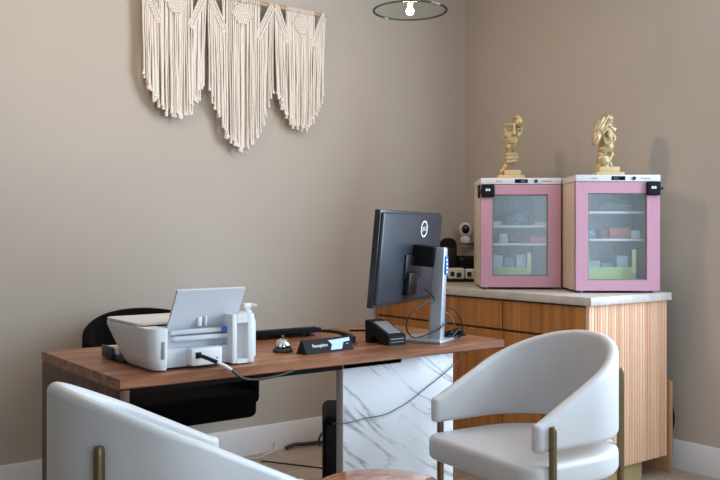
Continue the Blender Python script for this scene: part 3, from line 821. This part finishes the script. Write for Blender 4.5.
# ------------------------------------------------------------------ cables
def lead(name, host, bm_, m):
    """a lead fixed to a device: a part of it, given in room coordinates"""
    bpy.context.view_layer.update()
    bmesh.ops.transform(bm_, matrix=host.matrix_world.inverted(), verts=bm_.verts[:])
    return obj(name, bm_, m, host, 60)
def cable(name, label, pts, r, m, k=8):
    b = BM(); tube(b, pts, r, 8, k); return tag(obj(name, b, m, None, 60), label, 'cable')
cable('cable', 'thin grey cable running across the face of the marble desk leg', [(2.065, 2.955, .385), (1.92, 2.74, .435), (1.795, 2.55, .492), (1.804, 2.512, .495), (1.895, 2.512, .502), (1.989, 2.512, .504), (2.052, 2.512, .519), (2.112, 2.512, .539), (2.188, 2.512, .577), (2.267, 2.512, .615), (2.347, 2.512, .659), (2.425, 2.53, .700), (2.45, 2.6, .712)], .002, m_cablegrey)
lead('cable', mon, tube(BM(), [(2.245, 2.57, .965), (2.27, 2.545, .93), (2.25, 2.53, .915), (2.20, 2.525, .912), (2.13, 2.52, .875), (2.115, 2.53, .825), (2.15, 2.535, .782), (2.21, 2.53, .785), (2.28, 2.52, .81), (2.33, 2.535, .83)], .0032, 8, 8), m_cable)
lead('cable', mon, tube(BM(), [(2.32, 2.56, .89), (2.365, 2.55, .885), (2.41, 2.55, .855), (2.44, 2.56, .81), (2.45, 2.58, .765), (2.42, 2.60, .756), (2.44, 2.64, .755)], .0032, 8, 8), m_cable)
lead('cable', mon, tube(BM(), [(2.31, 2.56, .875), (2.36, 2.56, .86), (2.40, 2.57, .82), (2.42, 2.59, .79), (2.43, 2.60, .77), (2.44, 2.57, .756)], .0025, 8, 8), m_cablegrey)
b = BM(); rnd = random.Random(4)
pts = [(2.40+.045*math.cos(1.9*k)+rnd.uniform(-.012, .012), 2.585+.035*math.sin(2.3*k)+rnd.uniform(-.01, .01), .760+.032*(k % 4)/3*rnd.uniform(.5, 1.2)) for k in range(18)]
tube(b, pts+[(2.45, 2.62, .756), (2.50, 2.66, .755), (2.54, 2.70, .755)], .004, 7, 5)
lead('cable', mon, b, m_cable)
t = thing('cable', 'black plug cable leaving the printer and hanging over the front edge of the desk', 'cable', (1.222, 2.492, .75))
def loc_(pts): return [(p[0]-1.222, p[1]-2.492, p[2]-.75) for p in pts]
b = BM(); tube(b, loc_([(1.222, 2.494, .794), (1.236, 2.475, .788), (1.262, 2.448, .774)]), .0065, 10); obj('plug', b, m_black, t)
b = BM(); tube(b, loc_([(1.262, 2.448, .774), (1.285, 2.440, .762), (1.305, 2.434, .748)]), .0055, 10); obj('sleeve', b, m_white, t)['label'] = 'white cord sleeve'
b = BM(); tube(b, loc_([(1.305, 2.434, .748), (1.325, 2.432, .730), (1.355, 2.434, .714), (1.40, 2.435, .707), (1.45, 2.437, .708), (1.50, 2.439, .713), (1.545, 2.443, .722)]), .0042, 8); obj('cord', b, m_cable, t)
cable('cable', 'thin white cable on the floor in front of the left baseboard', [(2.41, 4.00, .05), (2.40, 3.995, .006), (2.33, 3.96, .004), (2.26, 3.92, .004), (2.18, 3.965, .004)], .004, m_white)
cable('cable', 'dark brown cable lying on the floor against the left baseboard', [(2.47, 3.985, .012), (2.53, 3.99, .02), (2.60, 3.985, .016), (2.70, 3.975, .012), (2.80, 3.94, .012), (2.9, 3.9, .012)], .011, m_cablebrown)
cable('cable', 'dark cable looping up from the floor beside the computer tower', [(2.66, 3.93, .008), (2.655, 3.93, .045), (2.68, 3.93, .078), (2.73, 3.92, .088), (2.79, 3.90, .082), (2.86, 3.85, .05), (2.92, 3.78, .007)], .0065, m_cablebrown)
cable('cable', 'thin black cable lying on the floor tiles behind the desk', [(2.24, 3.86, .004), (2.27, 3.82, .004), (2.31, 3.75, .004), (2.38, 3.63, .004), (2.46, 3.50, .004), (2.55, 3.45, .004)], .0035, m_cable)

# ------------------------------------------------------------------ macrame wall hanging
t = thing('macrame_hanging', 'cream macrame hanging of three fringed panels on a wooden rod, high on the left wall', 'wall hanging', (2.18, 3.985, 2.42))
b = BM(); cyl(b, (-.60, 0, 0), (.562, 0, 0), .0095, n=16); obj('rod', b, m_dowel, t)
def hang(x0, x1, side, tip, seed):
    rnd = random.Random(seed)
    xc = (x0+x1)/2; hw = (x1-x0)/2
    b = BM(); fr = BM()
    zbot = lambda u: side + (tip-side)*(1-abs(u)**2.3)
    band = lambda u: -.016 - .17*max(0, (1-abs(u)))/.45 if abs(u) > .55 else -.016
    n = 42
    for layer in range(2):
        for k in range(n):
            u = -1 + 2*(k+.5+.5*layer*.9)/n
            if abs(u) > 1: continue
            u0 = u; x = xc + u*hw + rnd.uniform(-.002, .002)
            y = -.012 + .012*layer + rnd.uniform(-.003, .003)
            zt = band(u)
            zb_ = zbot(u)-2.42 + rnd.uniform(-.022, .022)
            dr = rnd.uniform(-.010, .010) - u*.012
            P = [(x, y, zt), (x+dr*.25, y+rnd.uniform(-.003, .003), zt*.75+zb_*.25), (x+dr*.6+rnd.uniform(-.003, .003), y, (zt+zb_)/2), (x+dr*.85+rnd.uniform(-.003, .003), y-.002, zt*.25+zb_*.75), (x+dr, y-.003, zb_)]
            tube(fr, P, rnd.uniform(.0036, .0048), 6, 3)
            ell(fr, (x+dr, y-.003, zb_), (.0062, .0062, .008), u=8, v=6)
            if layer == 0:   # frayed tuft under the knot
                tube(fr, [(x+dr, y-.003, zb_-.004), (x+dr+rnd.uniform(-.006, .006), y-.004, zb_-.026)], [.005, .0085], 6, smooth=False)
    pnl = None
    for k in range(28):  # lark's head knots over the rod
        x = xc + hw*(-1 + 2*(k+.5)/28)
        if abs((x-xc)/hw) > .57: continue
        tube(b, [(x, .013*math.cos(a), .013*math.sin(a)) for a in [2*PI*q/10 for q in range(11)]], .0048, 6, smooth=False)
    pnl = obj('macrame_panel', b, m_cord, t, 80)
    for s in (-1, 1):    # slanting knotted bands
        b = BM()
        for k in range(15):
            u = s*(1 - .45*k/14)
            for q in range(3):
                ell(b, (xc+u*hw - s*.011*q, -.016+.002*(q % 2), band(u if abs(u) > .55 else s*.551)+.009*q-.004), (.0080, .0055, .0075), u=8, v=6)
        for q in range(2):
            x = xc + s*hw*(.90+.06*q)
            tube(b, [(x, .013*math.cos(a), .013*math.sin(a)) for a in [2*PI*i/10 for i in range(11)]], .0048, 6, smooth=False)
        obj('knotted_band', b, m_cord, pnl, 80)
    b = BM()
    for i in range(11):  # woven diamond in the middle
        for j in range(9):
            a = i-5; c_ = j-4
            if abs(a)/5.5 + abs(c_)/4.6 > 1.02: continue
            ell(b, (xc + a*hw*.062 + (.004 if j % 2 else 0), -.019, -.075 + c_*.0155), (hw*.036, .008, .010), u=8, v=6)
    obj('woven_diamond', b, m_cord, pnl, 80)
    f = obj('fringe', fr, m_cord, pnl, 80); f['kind'] = 'stuff'
hang(1.640-2.18, 1.985-2.18, 1.99, 1.80, 1)
hang(1.992-2.18, 2.385-2.18, 1.985, 1.66, 2)
hang(2.392-2.18, 2.722-2.18, 1.985, 1.79, 3)

# ------------------------------------------------------------------ pendant lamps
def pendant(loc, label):
    t = thing('pendant_lamp', label, 'lamp', loc, 0, 'glass pendant lamps over the desk')
    rim = .158
    prof = [(rim, 0), (rim+.002, .003), (.12, .014), (.07, .024), (.03, .032), (.02, .034), (.02, .030), (.03, .028), (.07, .020), (.12, .010), (rim-.002, .0005)]
    b = BM(); lathe(b, prof, 64, cap=False); n_ = 64
    sh = obj('shade', b, m_lamp_glass, t, 60)
    b = BM(); lathe(b, [(rim-.005, .003), (rim-.003, -.001), (rim+.003, -.001), (rim+.0045, .004), (rim+.002, .006), (rim-.004, .006), (rim-.005, .003)], 64, cap=False); obj('rim', b, m_lamp_rim, sh, 60)
    b = BM(); lathe(b, [(.001, -.016), (.008, -.0145), (.014, -.009), (.0175, 0), (.0165, .007), (.012, .014), (.009, .018), (.001, .019)], 24); obj('bulb', b, m_bulb, t, 80)
    b = BM(); lathe(b, [(.0105, .0185), (.0125, .034), (.001, .0345)], 24); obj('bulb_neck', b, m_amber, t, 80)
    b = BM(); lathe(b, [(.017, .035), (.018, .10), (.022, .13), (.020, .165), (.006, .18)], 24); obj('socket', b, m_brass, t)
    b = BM(); cyl(b, (0, 0, .178), (0, 0, ZC-loc[2]-.02), .0025, n=8); obj('cord', b, m_cable, t)
    b = BM(); lathe(b, [(.004, ZC-loc[2]-.03), (.05, ZC-loc[2]-.025), (.055, ZC-loc[2]-.001)], 28); obj('ceiling_rose', b, m_brass, t)
    ld = bpy.data.lights.new('bulb_light', 'POINT'); ld.energy = LAMP_W; ld.color = (1, .68, .40); ld.shadow_soft_size = .03
    lo = bpy.data.objects.new('bulb_light', ld); C.objects.link(lo); lo.parent = t; lo.location = (0, 0, -.045)
    return t
LAMP_W = 12
DAY_W = 205; FILL_W = 50
pendant((2.386, 2.83, 2.150), 'clear glass pendant lamp with a lit bulb hanging above the desk')
pendant((1.10, 3.05, 2.31), 'clear glass pendant lamp hanging above the left end of the desk')

# ------------------------------------------------------------------ daylight
ld = bpy.data.lights.new('daylight_and_fill', 'AREA'); ld.shape = 'RECTANGLE'; ld.size = 2.55; ld.size_y = 2.1
ld.energy = DAY_W; ld.color = (.64, .82, 1.0)
lo = bpy.data.objects.new('daylight_and_fill', ld); C.objects.link(lo)
lo.location = (XW+.25, (wy0+wy1)/2, (wz0+wz1)/2); lo.rotation_euler = (R(90), 0, R(90))
ld = bpy.data.lights.new('daylight_and_fill', 'AREA'); ld.shape = 'RECTANGLE'; ld.size = 1.95; ld.size_y = 2.45  # fill light added behind the front wall opening
ld.energy = FILL_W; ld.color = (.64, .82, 1.0)
lo = bpy.data.objects.new('daylight_and_fill', ld); C.objects.link(lo)
lo.location = ((vx0+vx1)/2, YB-.2, 1.5); lo.rotation_euler = (R(90), 0, 0)
w = bpy.data.worlds.new('sky'); sc.world = w; w.use_nodes = True
bg = w.node_tree.nodes['Background']; bg.inputs[0].default_value = (.80, .90, 1, 1); bg.inputs[1].default_value = 1.0

# ------------------------------------------------------------------ camera
cd = bpy.data.cameras.new('camera'); cd.sensor_width = 36; cd.lens = 852/720*36; cd.shift_y = -5/720; cd.clip_start = .05
co = bpy.data.objects.new('camera', cd); C.objects.link(co)
co.location = (0, 0, 1.18); co.rotation_euler = (R(90), 0, -math.asin(.5987))
sc.camera = co
vs = sc.view_settings
vs.view_transform = 'Standard'; vs.look = 'None'; vs.exposure = 0.03; vs.gamma = 1.0; vs.use_curve_mapping = False
